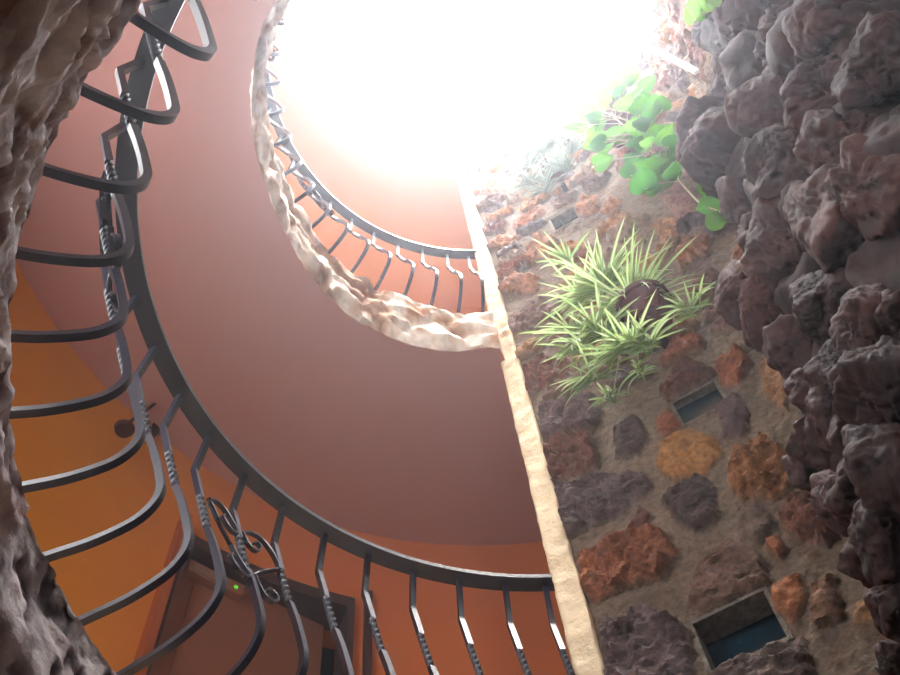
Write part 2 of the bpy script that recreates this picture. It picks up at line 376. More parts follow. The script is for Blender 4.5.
def masonry(name, o2, tdir, nrm, u0, u1, zs, du, stones, niches, label, seed, back=.25):
    us = np.arange(u0, u1 + du * .5, du); zs = np.asarray(zs); nu, nz = len(us), len(zs)
    U, Z = np.meshgrid(us, zs); U = U.ravel(); Z = Z.ravel()
    Q = np.column_stack([U * 14, Z * 14, np.full(len(U), seed * 1.7)])
    uw = U + .012 * fbm(Q, 3, seed); zw = Z + .012 * fbm(Q + 31, 3, seed + 4)
    mort = np.array(srgb(138, 118, 98)[:3])
    h = .006 * fbm(Q * 1.2, 4, seed + 7) + .012 * fbm(Q * .25, 2, seed + 8); col = np.tile(mort, (len(U), 1)) * (1 + .15 * fbm(Q * .6, 3, seed + 2))[:, None]
    for k, (poly, c, rg) in enumerate(stones):
        p = np.asarray(poly); sel = np.where((U > p[:, 0].min() - .05) & (U < p[:, 0].max() + .05) & (Z > p[:, 1].min() - .05) & (Z < p[:, 1].max() + .05))[0]
        if len(sel) == 0: continue
        d = poly_sdf(uw[sel], zw[sel], p); m = sstep(-.004, .007, d)
        q = np.column_stack([U[sel], Z[sel], np.full(len(sel), k * 3.3)])
        rough = .45 * fbm(q * 26, 4, seed + k, .6) + .4 * ridge(q * [12, 30, 1], 4, seed + k + 3, .7)
        hs = .012 + .008 * sstep(0, .03, d) + .026 * rg * rough + .03 * (q[:, 0] - p[:, 0].mean()) * ((k * 37 % 7) - 3)
        h[sel] = h[sel] * (1 - m) + np.maximum(hs, .004) * m
        cc = np.array(srgb(*c)[:3]) * .78 + mort * .22; tone = (1 + .22 * rg * np.clip(fbm(q * 16, 4, seed + k + 9), -1, 1))[:, None]
        col[sel] = col[sel] * (1 - m[:, None]) + np.clip(cc * tone, 0, 1) * m[:, None]
    keep = np.ones((nz - 1, nu - 1), bool)
    for (a, b, c, d, dep) in niches:
        near = (U > a - .012) & (U < b + .012) & (Z > c - .012) & (Z < d + .012); h[near] = np.minimum(h[near], .004)
        uc = (us[:-1] + us[1:]) / 2; zc = (zs[:-1] + zs[1:]) / 2
        keep &= ~((uc[None, :] > a) & (uc[None, :] < b) & (zc[:, None] > c) & (zc[:, None] < d))
    XY = o2[None, :] + U[:, None] * tdir[None, :] - h[:, None] * nrm[None, :]
    V = np.column_stack([XY, Z]); F = []
    idx = np.argwhere(keep)
    for j, i in idx: F.append((j * nu + i, j * nu + i + 1, (j + 1) * nu + i + 1, (j + 1) * nu + i))
    col = col * .68
    # thickness: sides, top and back
    n0 = len(V); bk = np.array([[*(o2 + uu * tdir + back * nrm), zz] for zz in (zs[0], zs[-1]) for uu in (us[0], us[-1])]); V = np.vstack([V, bk]); col = np.vstack([col, np.tile(mort, (4, 1))])
    a, b, c, d = n0, n0 + 1, n0 + 2, n0 + 3
    F += [(a, b, d, c), tuple([j * nu for j in range(nz)] + [c, a]), tuple([j * nu + nu - 1 for j in range(nz)] + [d, b]), tuple([(nz - 1) * nu + i for i in range(nu)] + [d, c]), tuple([i for i in range(nu)] + [b, a])]
    # recesses
    for (ua, ub, za, zb, dep) in niches:
        q = []
        for off in (-.004, dep + .012):
            for uu, zz in ((ua - .012, za - .012), (ub + .012, za - .012), (ub + .012, zb + .012), (ua - .012, zb + .012)) if off < 0 else ((ua, za), (ub, za), (ub, zb), (ua, zb)): q.append([*(o2 + uu * tdir + off * nrm), zz])
        for uu, zz in ((ua, za), (ub, za), (ub, zb), (ua, zb)): q.append([*(o2 + uu * tdir - .004 * nrm), zz])
        n0 = len(V); V = np.vstack([V, q]); col = np.vstack([col, np.tile(np.array(srgb(120, 112, 100)[:3]), (12, 1))])
        for k in range(4):
            k2 = (k + 1) % 4; F.append((n0 + k, n0 + k2, n0 + 8 + k2, n0 + 8 + k)); F.append((n0 + 8 + k, n0 + 8 + k2, n0 + 4 + k2, n0 + 4 + k))
        F.append((n0 + 4, n0 + 5, n0 + 6, n0 + 7))
    me = bpy.data.meshes.new(name); me.from_pydata([tuple(v) for v in V], [], F); me.update()
    ca = me.color_attributes.new('Col', 'FLOAT_COLOR', 'POINT'); ca.data.foreach_set('color', np.column_stack([col, np.ones(len(col))]).astype(np.float32).ravel())
    me.polygons.foreach_set('use_smooth', [True] * len(me.polygons)); me.set_sharp_from_angle(angle=math.radians(55)); me.materials.append(M['stone'])
    o = bpy.data.objects.new(name, me); C.objects.link(o); tag(o, label, kind='structure'); return o
PAL = [ORG, OCH, RED, PUR, GRY, BRN, PNK, (176, 150, 126), (150, 110, 90), (200, 150, 104)]
def fill_stones(traced, u0, u1, z0, z1, niches, seed):
    rnd = random.Random(seed); out = list(traced); z = z0
    while z < z1:
        rh = rnd.uniform(.13, .19); u = u0 + rnd.uniform(-.08, .05)
        while u < u1:
            w = rnd.uniform(.13, .28); cu, cz = u + w / 2, z + rh / 2 + rnd.uniform(-.015, .015)
            rx, rz = w * .47, rh * .46; ok = True
            for (p, c, rg) in traced:
                p = np.asarray(p)
                if (abs(p[:, 0].mean() - cu) < (np.ptp(p[:, 0]) / 2 + rx) * .78) and (abs(p[:, 1].mean() - cz) < (np.ptp(p[:, 1]) / 2 + rz) * .78): ok = False
            for (a, b, c2, d2, dep) in niches:
                if a - rx - .02 < cu < b + rx + .02 and c2 - rz - .02 < cz < d2 + rz + .02: ok = False
            if ok:
                n = rnd.randint(6, 8); pts = []
                for k in range(n):
                    t = 2 * PI * (k + rnd.uniform(-.25, .25)) / n; e = rnd.uniform(.82, 1.12)
                    cx = abs(math.cos(t)) ** .7 * math.copysign(1, math.cos(t)); sy = abs(math.sin(t)) ** .7 * math.copysign(1, math.sin(t))
                    pts.append((cu + rx * e * cx, cz + rz * e * sy))
                out.append((pts, rnd.choice(PAL), rnd.uniform(.6, 1.6)))
            u += w + rnd.uniform(.0, .02)
        z += rh
    return out
tr = [(uz(p), c, r) for p, c, r in TRACED]
tr = [(p.mean(0) + (p - p.mean(0)) * 1.1, c, r) for p, c, r in tr]
stA = fill_stones(tr, .1, UC + .1, ZG, ZA, NICHES, 5)
zsA = np.concatenate([np.arange(ZG, 1.7, .05), np.arange(1.7, 3.6, .0075), np.arange(3.6, 5.4, .010), np.arange(5.4, ZA - .005, .014), [ZA]])
masonry('wall_front', P0, TN, N, .088, UC + .04, zsA, .0085, stA, NICHES, 'tall wall of rough orange and purple stones set in grey mortar', 5)
stB = fill_stones([], 0, 2.2, 3.0, ZA, [], 9)
zsB = np.concatenate([np.arange(ZG, 4.0, .1), np.arange(4.0, ZA - .01, .018), [ZA]])
masonry('wall_right', PC, TB, NB, 0, 2.2, zsB, .018, stB, [], 'right hand wall of rough stones meeting the tall stone wall at a corner', 9)

# cream plaster strip along the free edge of the stone wall
def strip():
    zs = np.arange(ZG, ZA + .001, .02); cu = np.array([0, .004, .012, .025, .038, .05, .062, .074, .084, .090, .092]); dp = np.array([.03, .006, 0, 0, 0, 0, 0, 0, 0, .004, .05])
    nz, nc = len(zs), len(cu); Z, K = np.meshgrid(zs, np.arange(nc), indexing='ij'); Z = Z.ravel(); K = K.ravel()
    Q = np.column_stack([cu[K] * 16, Z * 16, Z * 0 + 3]); w1, w2 = worley(np.column_stack([cu[K] * 12, Z * 12, Z * 0]), 4)
    h = .005 * fbm(Q, 4, 2, .6) - .004 * sstep(.08, 0, w2 - w1) + .028
    e = .0025 * fbm(np.column_stack([Z * 14, Z * 0, K * 0.]), 3, 6)
    U = cu[K] + np.where(K < 2, e * .5, 0) + np.where(K > 8, e, 0)
    XY = P0[None] + U[:, None] * TN - (h - dp[K])[:, None] * N; V = np.column_stack([XY, Z])
    F = [(j * nc + i, j * nc + i + 1, (j + 1) * nc + i + 1, (j + 1) * nc + i) for j in range(nz - 1) for i in range(nc - 1)]
    n0 = len(V); bk = np.array([[*(P0 + u * TN + .25 * N), z] for z in (ZG, ZA) for u in (0, .092)]); V = np.vstack([V, bk])
    F += [(n0, n0 + 1, n0 + 3, n0 + 2), tuple([j * nc for j in range(nz)] + [n0 + 2, n0]), tuple([j * nc + nc - 1 for j in range(nz)] + [n0 + 3, n0 + 1]),
          tuple([(nz - 1) * nc + i for i in range(nc)] + [n0 + 3, n0 + 2])]
    tag(link('trim_3', V, F, M['plaster'], None, None, True, 50), 'narrow cream plaster strip along the edge of the stone wall', kind='structure')
strip()
# glass blocks in the recesses
GL = ['dark blue glass block in the lowest recess of the stone wall', 'teal glass block right of and below the spider plant', 'dark glass block in the stone wall above the spider plant', 'tiny dark glass block beside the silvery bush']
for (a, b, c, d, dep), lab in zip(NICHES, GL):
    m = MB(); g = .0015
    o = np.array([*(P0 + (a + g) * TN + dep * N), c + g]); m.box(o, [*(TN * (b - a - 2 * g)), 0], [*(N * .010), 0], [0, 0, d - c - 2 * g])
    o = m.build('glass_block', M['glass']); tag(o, lab, 'glass block', 'glass blocks set in the stone wall')
# white conduit near the corner
m = MB(); e = [on_b((633, 37.5), .06)[0], on_b((697, 72), .06)[0]]; v = np.array(e[1]) - np.array(e[0]); e[0] = e[0] - v * .02
e0, e1 = on_a((634, 38), .30)[0], on_a((697, 72), .30)[0]
m.sweep([e0, (e0 + e1) / 2, e1], np.array([*N, 0]), .022, .03)
tag(m.build('conduit_pipe', M['white']), 'straight white pipe running down the top corner of the stone walls', 'pipe')

# ------------------------------------------------------------------ railings
PR = [(1.183, 1.088), (1.188, 1.0), (1.196, .925)]
def profile_path():
    """radial/height points of one belly baluster, with the twist angle"""
    pts = []
    a, b, c, d = np.array([1.180, 1.09]), np.array([1.196, .925]), np.array([1.142, .75]), np.array([1.080, .555])
    pts += [tuple(a + (b - a) * t) for t in (0, .5, .93, .98)]; pts.append((1.1955, .92)); pts += [tuple(b + (c - b) * t) for t in (.06, .12, .5, .96)]
    n0 = len(pts); K = 42; pts += [tuple(c + (d - c) * t) for t in np.linspace(0, 1, K)]; n1 = len(pts)
    low = crom([d + (c - d) * .01, (1.043, .455), (1.007, .34), (.996, .29), (1.0, .245), (1.022, .205), (1.06, .18), (1.12, .160), (1.2, .15), (1.27, .135), (1.31, .09), (1.32, 0.0)], 6)
    pts += [tuple(p) for p in low[2:]]
    tw = np.zeros(len(pts)); tw[n0:n1] = np.linspace(0, 1.5 * 2 * PI, K); tw[n1:] = 1.5 * 2 * PI
    return np.array(pts), tw, (n0, n1)
PP, TW, TR = profile_path()
BZ = PP[:, 1]; o_ = np.argsort(BZ)
def prof_r(z): return float(np.interp(z, BZ[o_], PP[o_, 0]))
def on_bars(p, z1=Z1):
    d = ray(p)[0]; best = None; prev = None
    for k in np.linspace((z1 + .17) / d[2], (z1 + 1.087) / d[2], 900):
        X = d * k; g = math.hypot(X[0] - CEN[0], X[1] - CEN[1]) - prof_r(X[2] - z1)
        if prev is not None and prev[0] < 0 <= g: best = X
        prev = (g, X)
    if best is None: best = X
    return math.degrees(math.atan2(best[1] - CEN[1], best[0] - CEN[0])) % 360, best[2] - z1
AZB = [90.5, 96.8, 104.1, 111.5, 119.0, 126.5, 134.2, 141.9, 149.8, 157.2, 165.0, 172.7, 180.4, 188.0, 195.9, 203.8, 211.5, 218.9, 226.5, 234.1, 241.8, 249.5]
def bar_pts(az, z0):
    a = math.radians(az); e = np.array([math.cos(a), math.sin(a)])
    return np.column_stack([CEN[0] + PP[:, 0] * e[0], CEN[1] + PP[:, 0] * e[1], z0 + PP[:, 1]]), np.array([-e[1], e[0], 0])
def az_mesh(name, V, Fc, mat):
    me = bpy.data.meshes.new(name); me.from_pydata([tuple(v) for v in V], [], Fc); me.update(); me.materials.append(mat)
    bm = bmesh.new(); bm.from_mesh(me); bmesh.ops.recalc_face_normals(bm, faces=bm.faces); bm.to_mesh(me); bm.free(); return me
# template baluster at azimuth 0 about the axis
mb = MB(); Pt = np.column_stack([PP[:, 0], 0 * PP[:, 0], PP[:, 1]]); wid = np.full(len(PP), .0165)
mb.sweep(Pt, np.array([0, 1., 0]), wid, wid, TW); BAL = az_mesh('baluster', mb.V, mb.F, M['iron'])
# scroll work: traced on the photograph for the bays 134..149 deg, lifted onto the belly surface
def zz(l): return [(190 + x / 3.745, 440 + y / 3.745) for x, y in l]
SCR = [
 (zz([(66, 222), (95, 232), (125, 262), (152, 305), (172, 345), (160, 348), (138, 325), (122, 300), (118, 288), (124, 284)]), False),
 (zz([(70, 235), (84, 262), (100, 298)]), False), (zz([(100, 298), (112, 325), (132, 362), (150, 395)]), True),
 (zz([(150, 395), (168, 430), (192, 470), (217, 508), (205, 514), (180, 492), (158, 462), (148, 440), (150, 430)]), False),
 (zz([(196, 348), (225, 350), (262, 372), (298, 415), (322, 460), (330, 488)]), False), (zz([(330, 488), (300, 492), (270, 498), (244, 508)]), True),
 (zz([(194, 350), (206, 378), (225, 405), (245, 418), (260, 412), (256, 395), (240, 386), (234, 392)]), False),
 (zz([(240, 510), (252, 545), (275, 585), (303, 608), (322, 605), (320, 588), (302, 568), (290, 562), (288, 570)]), False)]
def scroll_mesh(az_ref):
    m = MB()
    for pts, twist in SCR:
        Q = np.array([on_bars(p) for p in pts]); Q = crom(Q, 14 if twist else 7)
        P = []; Nn = []
        for a, z in Q:
            r = prof_r(z) - .002; ar = math.radians(a - az_ref); P.append((r * math.cos(ar), r * math.sin(ar), z)); Nn.append((math.cos(ar), math.sin(ar), 0))
        P = np.array(P)
        if twist: m.sweep(P, np.array(Nn), .009, .009, np.linspace(0, 2.5 * 2 * PI, len(P)))
        else: m.sweep(P, np.array(Nn), .014, .0055)
    return az_mesh('scroll', m.V, m.F, M['iron'])
SM = scroll_mesh(AZB[7])
def railing(z0, label, k_=1.0, da=0.0):
    root = empty('balcony_railing', (CEN[0], CEN[1], z0)); tag(root, label, 'railing', 'wrought iron balcony railings')
    m = MB(); az = np.arange(88.2, 262, 1.0); P = np.array([pol(1.170, a, z0 + 1.098) for a in az]); Nn = np.array([[math.cos(math.radians(a)), math.sin(math.radians(a)), 0] for a in az])
    m.sweep(P, Nn, .056, .016); m.build('handrail', M['iron'], root, True, 30); root.scale = (k_, k_, 1)
    for k in range(len(AZB)):
        o = bpy.data.objects.new('baluster', BAL); C.objects.link(o); o.parent = root; o.rotation_euler = (0, 0, math.radians(AZB[k] + da))
    for k in (7, 13, 19):
        o = bpy.data.objects.new('scroll', SM); C.objects.link(o); o.parent = root; o.rotation_euler = (0, 0, math.radians(AZB[k] + da))
railing(Z1, 'black wrought iron railing with bellied twisted bars in front of the door')
railing(Z2, 'black wrought iron railing on the pale rock edge of the upper opening, against the light', .976, 1.0)

# ------------------------------------------------------------------ door on the round wall
def cyl_arc(m, a0, a1, r0, r1, z0, z1, n=12):
    V = []; az = np.linspace(a0, a1, n)
    for a in az:
        for r, z in ((r0, z0), (r1, z0), (r1, z1), (r0, z1)): V.append(pol(r, a, z))
    F = [(4 * i + k, 4 * i + (k + 1) % 4, 4 * i + 4 + (k + 1) % 4, 4 * i + 4 + k) for i in range(n - 1) for k in range(4)]
    F += [(3, 2, 1, 0), tuple(4 * (n - 1) + k for k in range(4))]; m.add(V, F)
dr = empty('door_1', pol(RW, 119, Z1)); tag(dr, 'brown wooden door ajar in a dark frame behind the lower railing', kind='structure')
m = MB(); cyl_arc(m, 108.6, 130.25, RW - .035, RW + .12, 3.555, 3.62); cyl_arc(m, 108.6, 109.5, RW - .035, RW + .12, Z1, 3.556, 3); cyl_arc(m, 129.4, 130.2, RW - .01, RW + .12, Z1, 3.556, 3)
m.build('door_frame', M['frame'], dr)
m = MB(); cyl_arc(m, 130.25, 131.2, RW - .06, RW + .02, Z1, 3.69, 3); tag(m.build('trim_4', M['reveal']), 'tall brown wooden edge left of the door', kind='structure')  # end of the ochre wall, its shade put into the colour
m = MB(); cyl_arc(m, 106.4, 107.3, RW - .03, RW + .02, Z1, 3.70, 3); tag(m.build('trim_5', M['frame']), 'slim dark upright strip right of the door', kind='structure')
hin = pol(RW + .05, 129.4, Z1); far = pol(RW + .05, 109.5, Z1); v = far - hin; W = np.linalg.norm(v); v /= W
an = math.radians(5); out = np.array([math.cos(math.radians(119)), math.sin(math.radians(119)), 0]); vd = v * math.cos(an) + out * math.sin(an); nd = np.cross(vd, [0, 0, 1]); nd = nd if nd @ out > 0 else -nd
m = MB(); m.box(hin, vd * (W * .93), nd * .04, [0, 0, 2.03]); m.box(hin + vd * .09 - nd * .008 + [0, 0, 1.1], vd * (W * .93 - .2), nd * .01, [0, 0, .8]); m.build('door_leaf', M['door'], dr)
m = MB(); hp = hin + vd * (W * .86) - nd * .04 + [0, 0, 1.0]; m.tube([hp + nd * .04, hp, hp - vd * .1], .009); m.build('door_handle', M['bronze'], dr)
# little dark room behind the door
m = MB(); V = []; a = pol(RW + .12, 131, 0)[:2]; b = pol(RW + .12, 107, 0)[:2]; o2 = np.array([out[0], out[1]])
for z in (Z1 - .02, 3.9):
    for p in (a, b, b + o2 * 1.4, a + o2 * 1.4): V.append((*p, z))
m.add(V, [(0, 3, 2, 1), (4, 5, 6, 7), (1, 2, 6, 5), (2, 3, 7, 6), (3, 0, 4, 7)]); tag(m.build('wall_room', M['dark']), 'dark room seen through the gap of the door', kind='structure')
# emergency light unit on the door head
el = empty('emergency_light', pol(RW - .02, 125, 3.43)); tag(el, 'slim brown emergency light with a tiny green lamp above the door leaf', 'light')
m = MB(); cyl_arc(m, 121.6, 128.4, RW + .005, RW + .05, 3.45, 3.52, 6); m.build('housing', M['box'], el)
m = MB(); cyl_arc(m, 124.6, 127.8, RW + .001, RW + .006, 3.462, 3.508, 5); m.build('label_plate', M['plate'], el)
m = MB(); cyl_arc(m, 122.4, 122.8, RW - .002, RW + .006, 3.475, 3.488, 2); m.build('indicator_lamp', M['led'], el)

# iron wall lamp left of the door
def on_cyl(p, r):
    d = ray(p)[0]; A = d[:2] @ d[:2]; Bq = -(d[:2] @ CEN); k = (-Bq + math.sqrt(Bq * Bq - A * (CEN @ CEN - r * r))) / A; return d * k
def fr(az): a = math.radians(az); return np.array([math.cos(a), math.sin(a), 0]), np.array([-math.sin(a), math.cos(a), 0])
base = on_cyl((141, 420), RW); sc = empty('wall_lamp', base); tag(sc, 'small dark bronze wall lamp on the ochre wall behind the bars', 'lamp')
azb = math.degrees(math.atan2(base[1] - CEN[1], base[0] - CEN[0])); e, tt = fr(azb)
m = MB(); m.lathe(base + e * .004, [(.001, 0), (.045, 0), (.045, -.01), (.03, -.02), (.001, -.022)], 24, ax=e, tx=tt); m.build('wall_plate', M['bronze'], sc)
q = on_cyl((125, 427), RW - .11)
P = [base - e * .01, base - e * .06 + [0, 0, .05], base - e * .10 + [0, 0, .06], (base - e * .12 + q) / 2 + [0, 0, .04], q + [0, 0, .03]]
m = MB(); m.tube(crom(P, 6), .008); m.build('arm', M['bronze'], sc)
m = MB(); m.lathe(q, [(.001, -.03), (.036, -.032), (.044, -.012), (.03, .012), (.012, .03), (.001, .03)], 24); m.build('lamp_shade', M['bronze'], sc)
P = [on_cyl(p, RW - .03) for p in ((147, 404), (154, 409), (157, 419), (156, 429), (150, 438), (146, 442))]
m = MB(); m.sweep(crom(P, 6), e, .012, np.concatenate([np.linspace(.01, .045, 16), np.linspace(.045, .008, 15)])); m.tube([base - e * .01, (base + P[2]) / 2 - e * .03, P[2]], .006); m.build('leaf_ornament', M['bronze'], sc)

# ------------------------------------------------------------------ rocks
bm = bmesh.new(); bmesh.ops.create_icosphere(bm, subdivisions=6, radius=1); IV6 = np.array([v.co[:] for v in bm.verts]); IF6 = [[v.index for v in f.verts] for f in bm.faces]; bm.free()
bm = bmesh.new(); bmesh.ops.create_icosphere(bm, subdivisions=5, radius=1); IV5 = np.array([v.co[:] for v in bm.verts]); IF5 = [[v.index for v in f.verts] for f in bm.faces]; bm.free()
ROCKPAL = {'b': [(70, 40, 38), (112, 70, 62), (136, 92, 80), (166, 130, 114)], 'o': [(84, 50, 40), (124, 76, 56), (146, 96, 72), (166, 130, 106)], 'g': [(80, 60, 54), (118, 94, 84), (150, 128, 116), (176, 160, 148)], 'd': [(54, 30, 30), (88, 52, 46), (110, 70, 62), (136, 104, 90)],
           'l': [(74, 56, 62), (116, 100, 102), (142, 132, 132), (158, 150, 150)]}
def boulder(name, cen, rad, parent, pal, seed, hi=False, mat='cliff', bumps=1.0, rot=None):
    Iv, If = (IV6, IF6) if hi else (IV5, IF5)
    rad = np.asarray(rad, float); so = seed * 7.77; s = float(rad.mean())
    D = Iv; w1, w2 = worley(D * 1.2 + so, seed); w3, w4 = worley(D * 3.0 + so + 5, seed + 1)
    warp = np.stack([fbm(D * 2 + so + 11 * k, 2, seed + k) for k in range(3)], 1) * .35
    rr_ = np.random.default_rng(seed); NP = rr_.normal(size=(15, 3)); NP /= np.linalg.norm(NP, axis=1)[:, None]; DP = rr_.uniform(.62, 1.0, 15)
    Dw = D + .10 * np.stack([fbm(D * 2.5 + so + 3 * k, 3, seed + k + 20) for k in range(3)], 1); Dw /= np.linalg.norm(Dw, axis=1)[:, None]
    q = np.where(Dw @ NP.T > .05, DP / np.maximum(Dw @ NP.T, .05), 9.); q = np.minimum(q, 1.25); rf = -np.log(np.exp(-22 * q).sum(1)) / 22 + .05
    r = rf * (1 + .14 * fbm(D * 1.4 + so, 2, seed)) + bumps * .07 * (sstep(0, .5, w2 - w1) - .6)
    r += bumps * (.04 * (1 - 2 * np.abs(fbm((D + warp) * [3.2, 3.2, 1.3] + so, 3, seed + 3, .5))) + .022 * fbm(D * 8 + so, 4, seed + 5, .55))
    pit = sstep(.4, .7, vnoise(D * 6 + so, seed + 6)); r -= bumps * .06 * pit
    pl = None
    V = D * r[:, None] * rad
    if rot is not None: V = V @ np.array(Matrix.Rotation(rot[0], 3, Vector(rot[1]))).T
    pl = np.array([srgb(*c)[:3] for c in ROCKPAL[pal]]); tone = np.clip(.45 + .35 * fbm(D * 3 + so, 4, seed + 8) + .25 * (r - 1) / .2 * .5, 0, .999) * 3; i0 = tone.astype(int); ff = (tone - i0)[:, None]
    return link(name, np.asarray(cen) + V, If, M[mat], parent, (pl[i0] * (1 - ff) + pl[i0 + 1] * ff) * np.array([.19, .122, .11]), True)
def px_r(p, s): d = ray(p)[0]; return float(np.linalg.norm(d) * s / math.hypot(d[0], d[1])) / F
LUMPS = [  # px, py, rx, ry (pixels), distance, palette, vertical stretch
 (728, 22, 32, 34, 1.78, 'b', 1.5), (752, 75, 38, 32, 1.74, 'b', 1.4), (706, 132, 34, 26, 1.66, 'b', 1.0), (740, 160, 46, 38, 1.68, 'b', 1.3), (785, 112, 36, 36, 1.58, 'b', 1.4), (765, 30, 30, 36, 1.66, 'b', 1.5),
 (805, 40, 32, 40, 1.56, 'b', 1.5), (850, 28, 40, 36, 1.48, 'b', 1.4), (838, 92, 42, 38, 1.44, 'b', 1.3), (886, 70, 34, 46, 1.36, 'd', 1.4), (808, 172, 44, 46, 1.50, 'd', 1.3), (852, 158, 34, 44, 1.42, 'b', 1.6),
 (752, 205, 26, 30, 1.64, 'b', 1.6), (762, 240, 20, 26, 1.62, 'b', 1.4), (748, 296, 27, 30, 1.60, 'o', 1.1), (772, 318, 30, 34, 1.56, 'o', 1.2), (797, 255, 28, 50, 1.52, 'b', 1.7), (848, 232, 32, 62, 1.42, 'o', 1.8),
 (884, 200, 28, 60, 1.34, 'o', 1.8), (830, 316, 34, 40, 1.46, 'd', 1.4), (800, 352, 24, 32, 1.52, 'b', 1.4), (815, 392, 30, 26, 1.46, 'b', 1.1), (884, 330, 30, 42, 1.32, 'b', 1.5), (898, 314, 22, 14, 1.22, 'g', .9),
 (874, 425, 42, 44, 1.26, 'g', 1.2), (838, 412, 28, 30, 1.38, 'b', 1.3), (856, 375, 34, 34, 1.36, 'd', 1.3), (841, 506, 9, 34, 1.40, 'b', 1.7), (806, 470, 10, 24, 1.60, 'g', 1.5), (868, 500, 26, 42, 1.36, 'b', 1.4), (820, 450, 20, 30, 1.52, 'b', 1.5),
 (876, 562, 26, 27, 1.28, 'g', 1.0), (900, 540, 28, 50, 1.22, 'd', 1.5), (898, 610, 22, 32, 1.24, 'b', 1.2), (894, 660, 18, 18, 1.20, 'g', 1.0), (912, 400, 26, 70, 1.16, 'd', 1.6), (915, 480, 24, 60, 1.16, 'd', 1.6)]
root = empty('rock_formation', (1.25, .9, ZG)); tag(root, 'overhanging mass of dark brown pitted rock filling the right side', 'rock formation')
for k, (x, y, rx, ry, s, pal, vs) in enumerate(LUMPS):
    cpt = at_s((x, y), s); pr = px_r((x, y), s); r0 = pr * (rx + ry) / 2
    d = cpt[:2] / np.linalg.norm(cpt[:2])
    # lateral radius from rx/ry mix, vertical stretch
    boulder('boulder', cpt + np.array([0, 0, r0 * (vs - 1) * .6]), (r0 * 1.06, r0 * 1.06, r0 * vs * 1.05), root, pal, 100 + k, hi=(rx + ry > 60), bumps=1.05)
FILL = [(745, 40, 60), (780, 80, 70), (830, 60, 80), (880, 40, 70), (790, 150, 80), (850, 140, 90), (895, 140, 80), (800, 220, 70), (860, 230, 90), (895, 260, 80), (825, 300, 80), (880, 320, 80), (850, 380, 60), (890, 400, 60), (870, 460, 50), (885, 500, 55), (900, 560, 40), (905, 620, 36), (900, 680, 30), (770, 200, 45), (790, 290, 45), (930, 300, 90), (930, 500, 60), (940, 150, 90)]
for k, (x, y, r) in enumerate(FILL):
    s = 1.74 - max(0, (x - 740)) * .0015; cpt = at_s((x, y), s); r0 = px_r((x, y), s) * r * .62
    boulder('boulder', cpt, (r0, r0, r0 * 1.7), root, 'd', 300 + k, bumps=.9)
# columns of rock down to the ground so that the mass stands
for k, (x, y, z, rr) in enumerate([(1.35, 1.15, .9, .36), (1.42, .85, .3, .42), (1.4, 1.0, -.6, .5), (1.45, .55, -.9, .5), (1.5, .6, .8, .4), (1.5, .4, 1.9, .36), (1.5, .3, 0.2, .45)]):
    boulder('boulder', (x, y, z), (rr, rr, rr * 1.5), root, 'd', 400 + k, bumps=.9)
# ------------------------------------------------------------------ plants
def blade(m, base, dirv, L, w, droop, c_edge, c_mid, n=9, fold=.25, side=None):
    dirv = np.asarray(dirv, float); dirv /= np.linalg.norm(dirv)
    s = side if side is not None else np.cross(dirv, [0, 0, 1.]); s = s / (np.linalg.norm(s) + 1e-9)
    P = []; p = np.asarray(base, float); d = dirv.copy()
    for i in range(n):
        P.append(p.copy()); d = d + np.array([0, 0, -droop / n]); d /= np.linalg.norm(d); p = p + d * L / (n - 1)
    V = []; Cc = []
    for i, p in enumerate(P):
        t = i / (n - 1); ww = w * (.45 + 1.6 * t if t < .3 else (1 - ((t - .3) / .7) ** 2.2) * .93 + .0) * .5 + .0004
        up = np.cross(s, (P[min(i + 1, n - 1)] - P[max(i - 1, 0)])); up /= np.linalg.norm(up) + 1e-9
        V += [p - s * ww + up * ww * fold * 2, p - up * 0, p + s * ww + up * ww * fold * 2]; Cc += [c_edge, c_mid, c_edge]
    F = [(3 * i + k, 3 * i + k + 1, 3 * i + 4 + k, 3 * i + 3 + k) for i in range(n - 1) for k in (0, 1)]
    m.add(V, F, np.array(Cc))
def gcol(rnd, a, b): t = rnd.random(); x = np.array(srgb(*a)[:3]); y = np.array(srgb(*b)[:3]); return x * (1 - t) + y * t
Nw = np.array([N[0], N[1], 0]); Tw = np.array([TN[0], TN[1], 0]); UP = np.array([0, 0, 1.])
def tuft(m, rnd, c, n, L, w, droop, up=.6, spread=1., ce=((70, 110, 40), (120, 160, 70)), cm=((150, 180, 110), (196, 208, 160)), bias=None):
    n = int(n * 1.35); w *= .82
    for k in range(n):
        a = rnd.uniform(0, 2 * PI); r = rnd.uniform(.35, 1)
        d = Tw * math.cos(a) * spread - Nw * (abs(math.sin(a)) * spread * .8 - .1) + UP * up * rnd.uniform(.3, 1.6)
        if bias is not None: d = d + bias
        blade(m, np.asarray(c) + np.array([rnd.gauss(0, .012) for _ in range(3)]), d, L * rnd.uniform(.45, 1.25), w * rnd.uniform(.7, 1.2), droop * rnd.uniform(.3, 2.2), gcol(rnd, *ce), gcol(rnd, *cm))
def pot(name, parent, c, r, h, mat='pot'):
    m = MB(); m.lathe(np.asarray(c) , [(.001, 0), (r * .68, 0), (r * .74, .01), (r * .95, h * .8), (r * .97, h * .82), (r * 1.08, h * .82), (r * 1.1, h), (r * 1.0, h), (r * .96, h - .02), (.001, h - .025)], 40)
    m.build(name, M[mat], parent, True, 35)
rnd = random.Random(21)
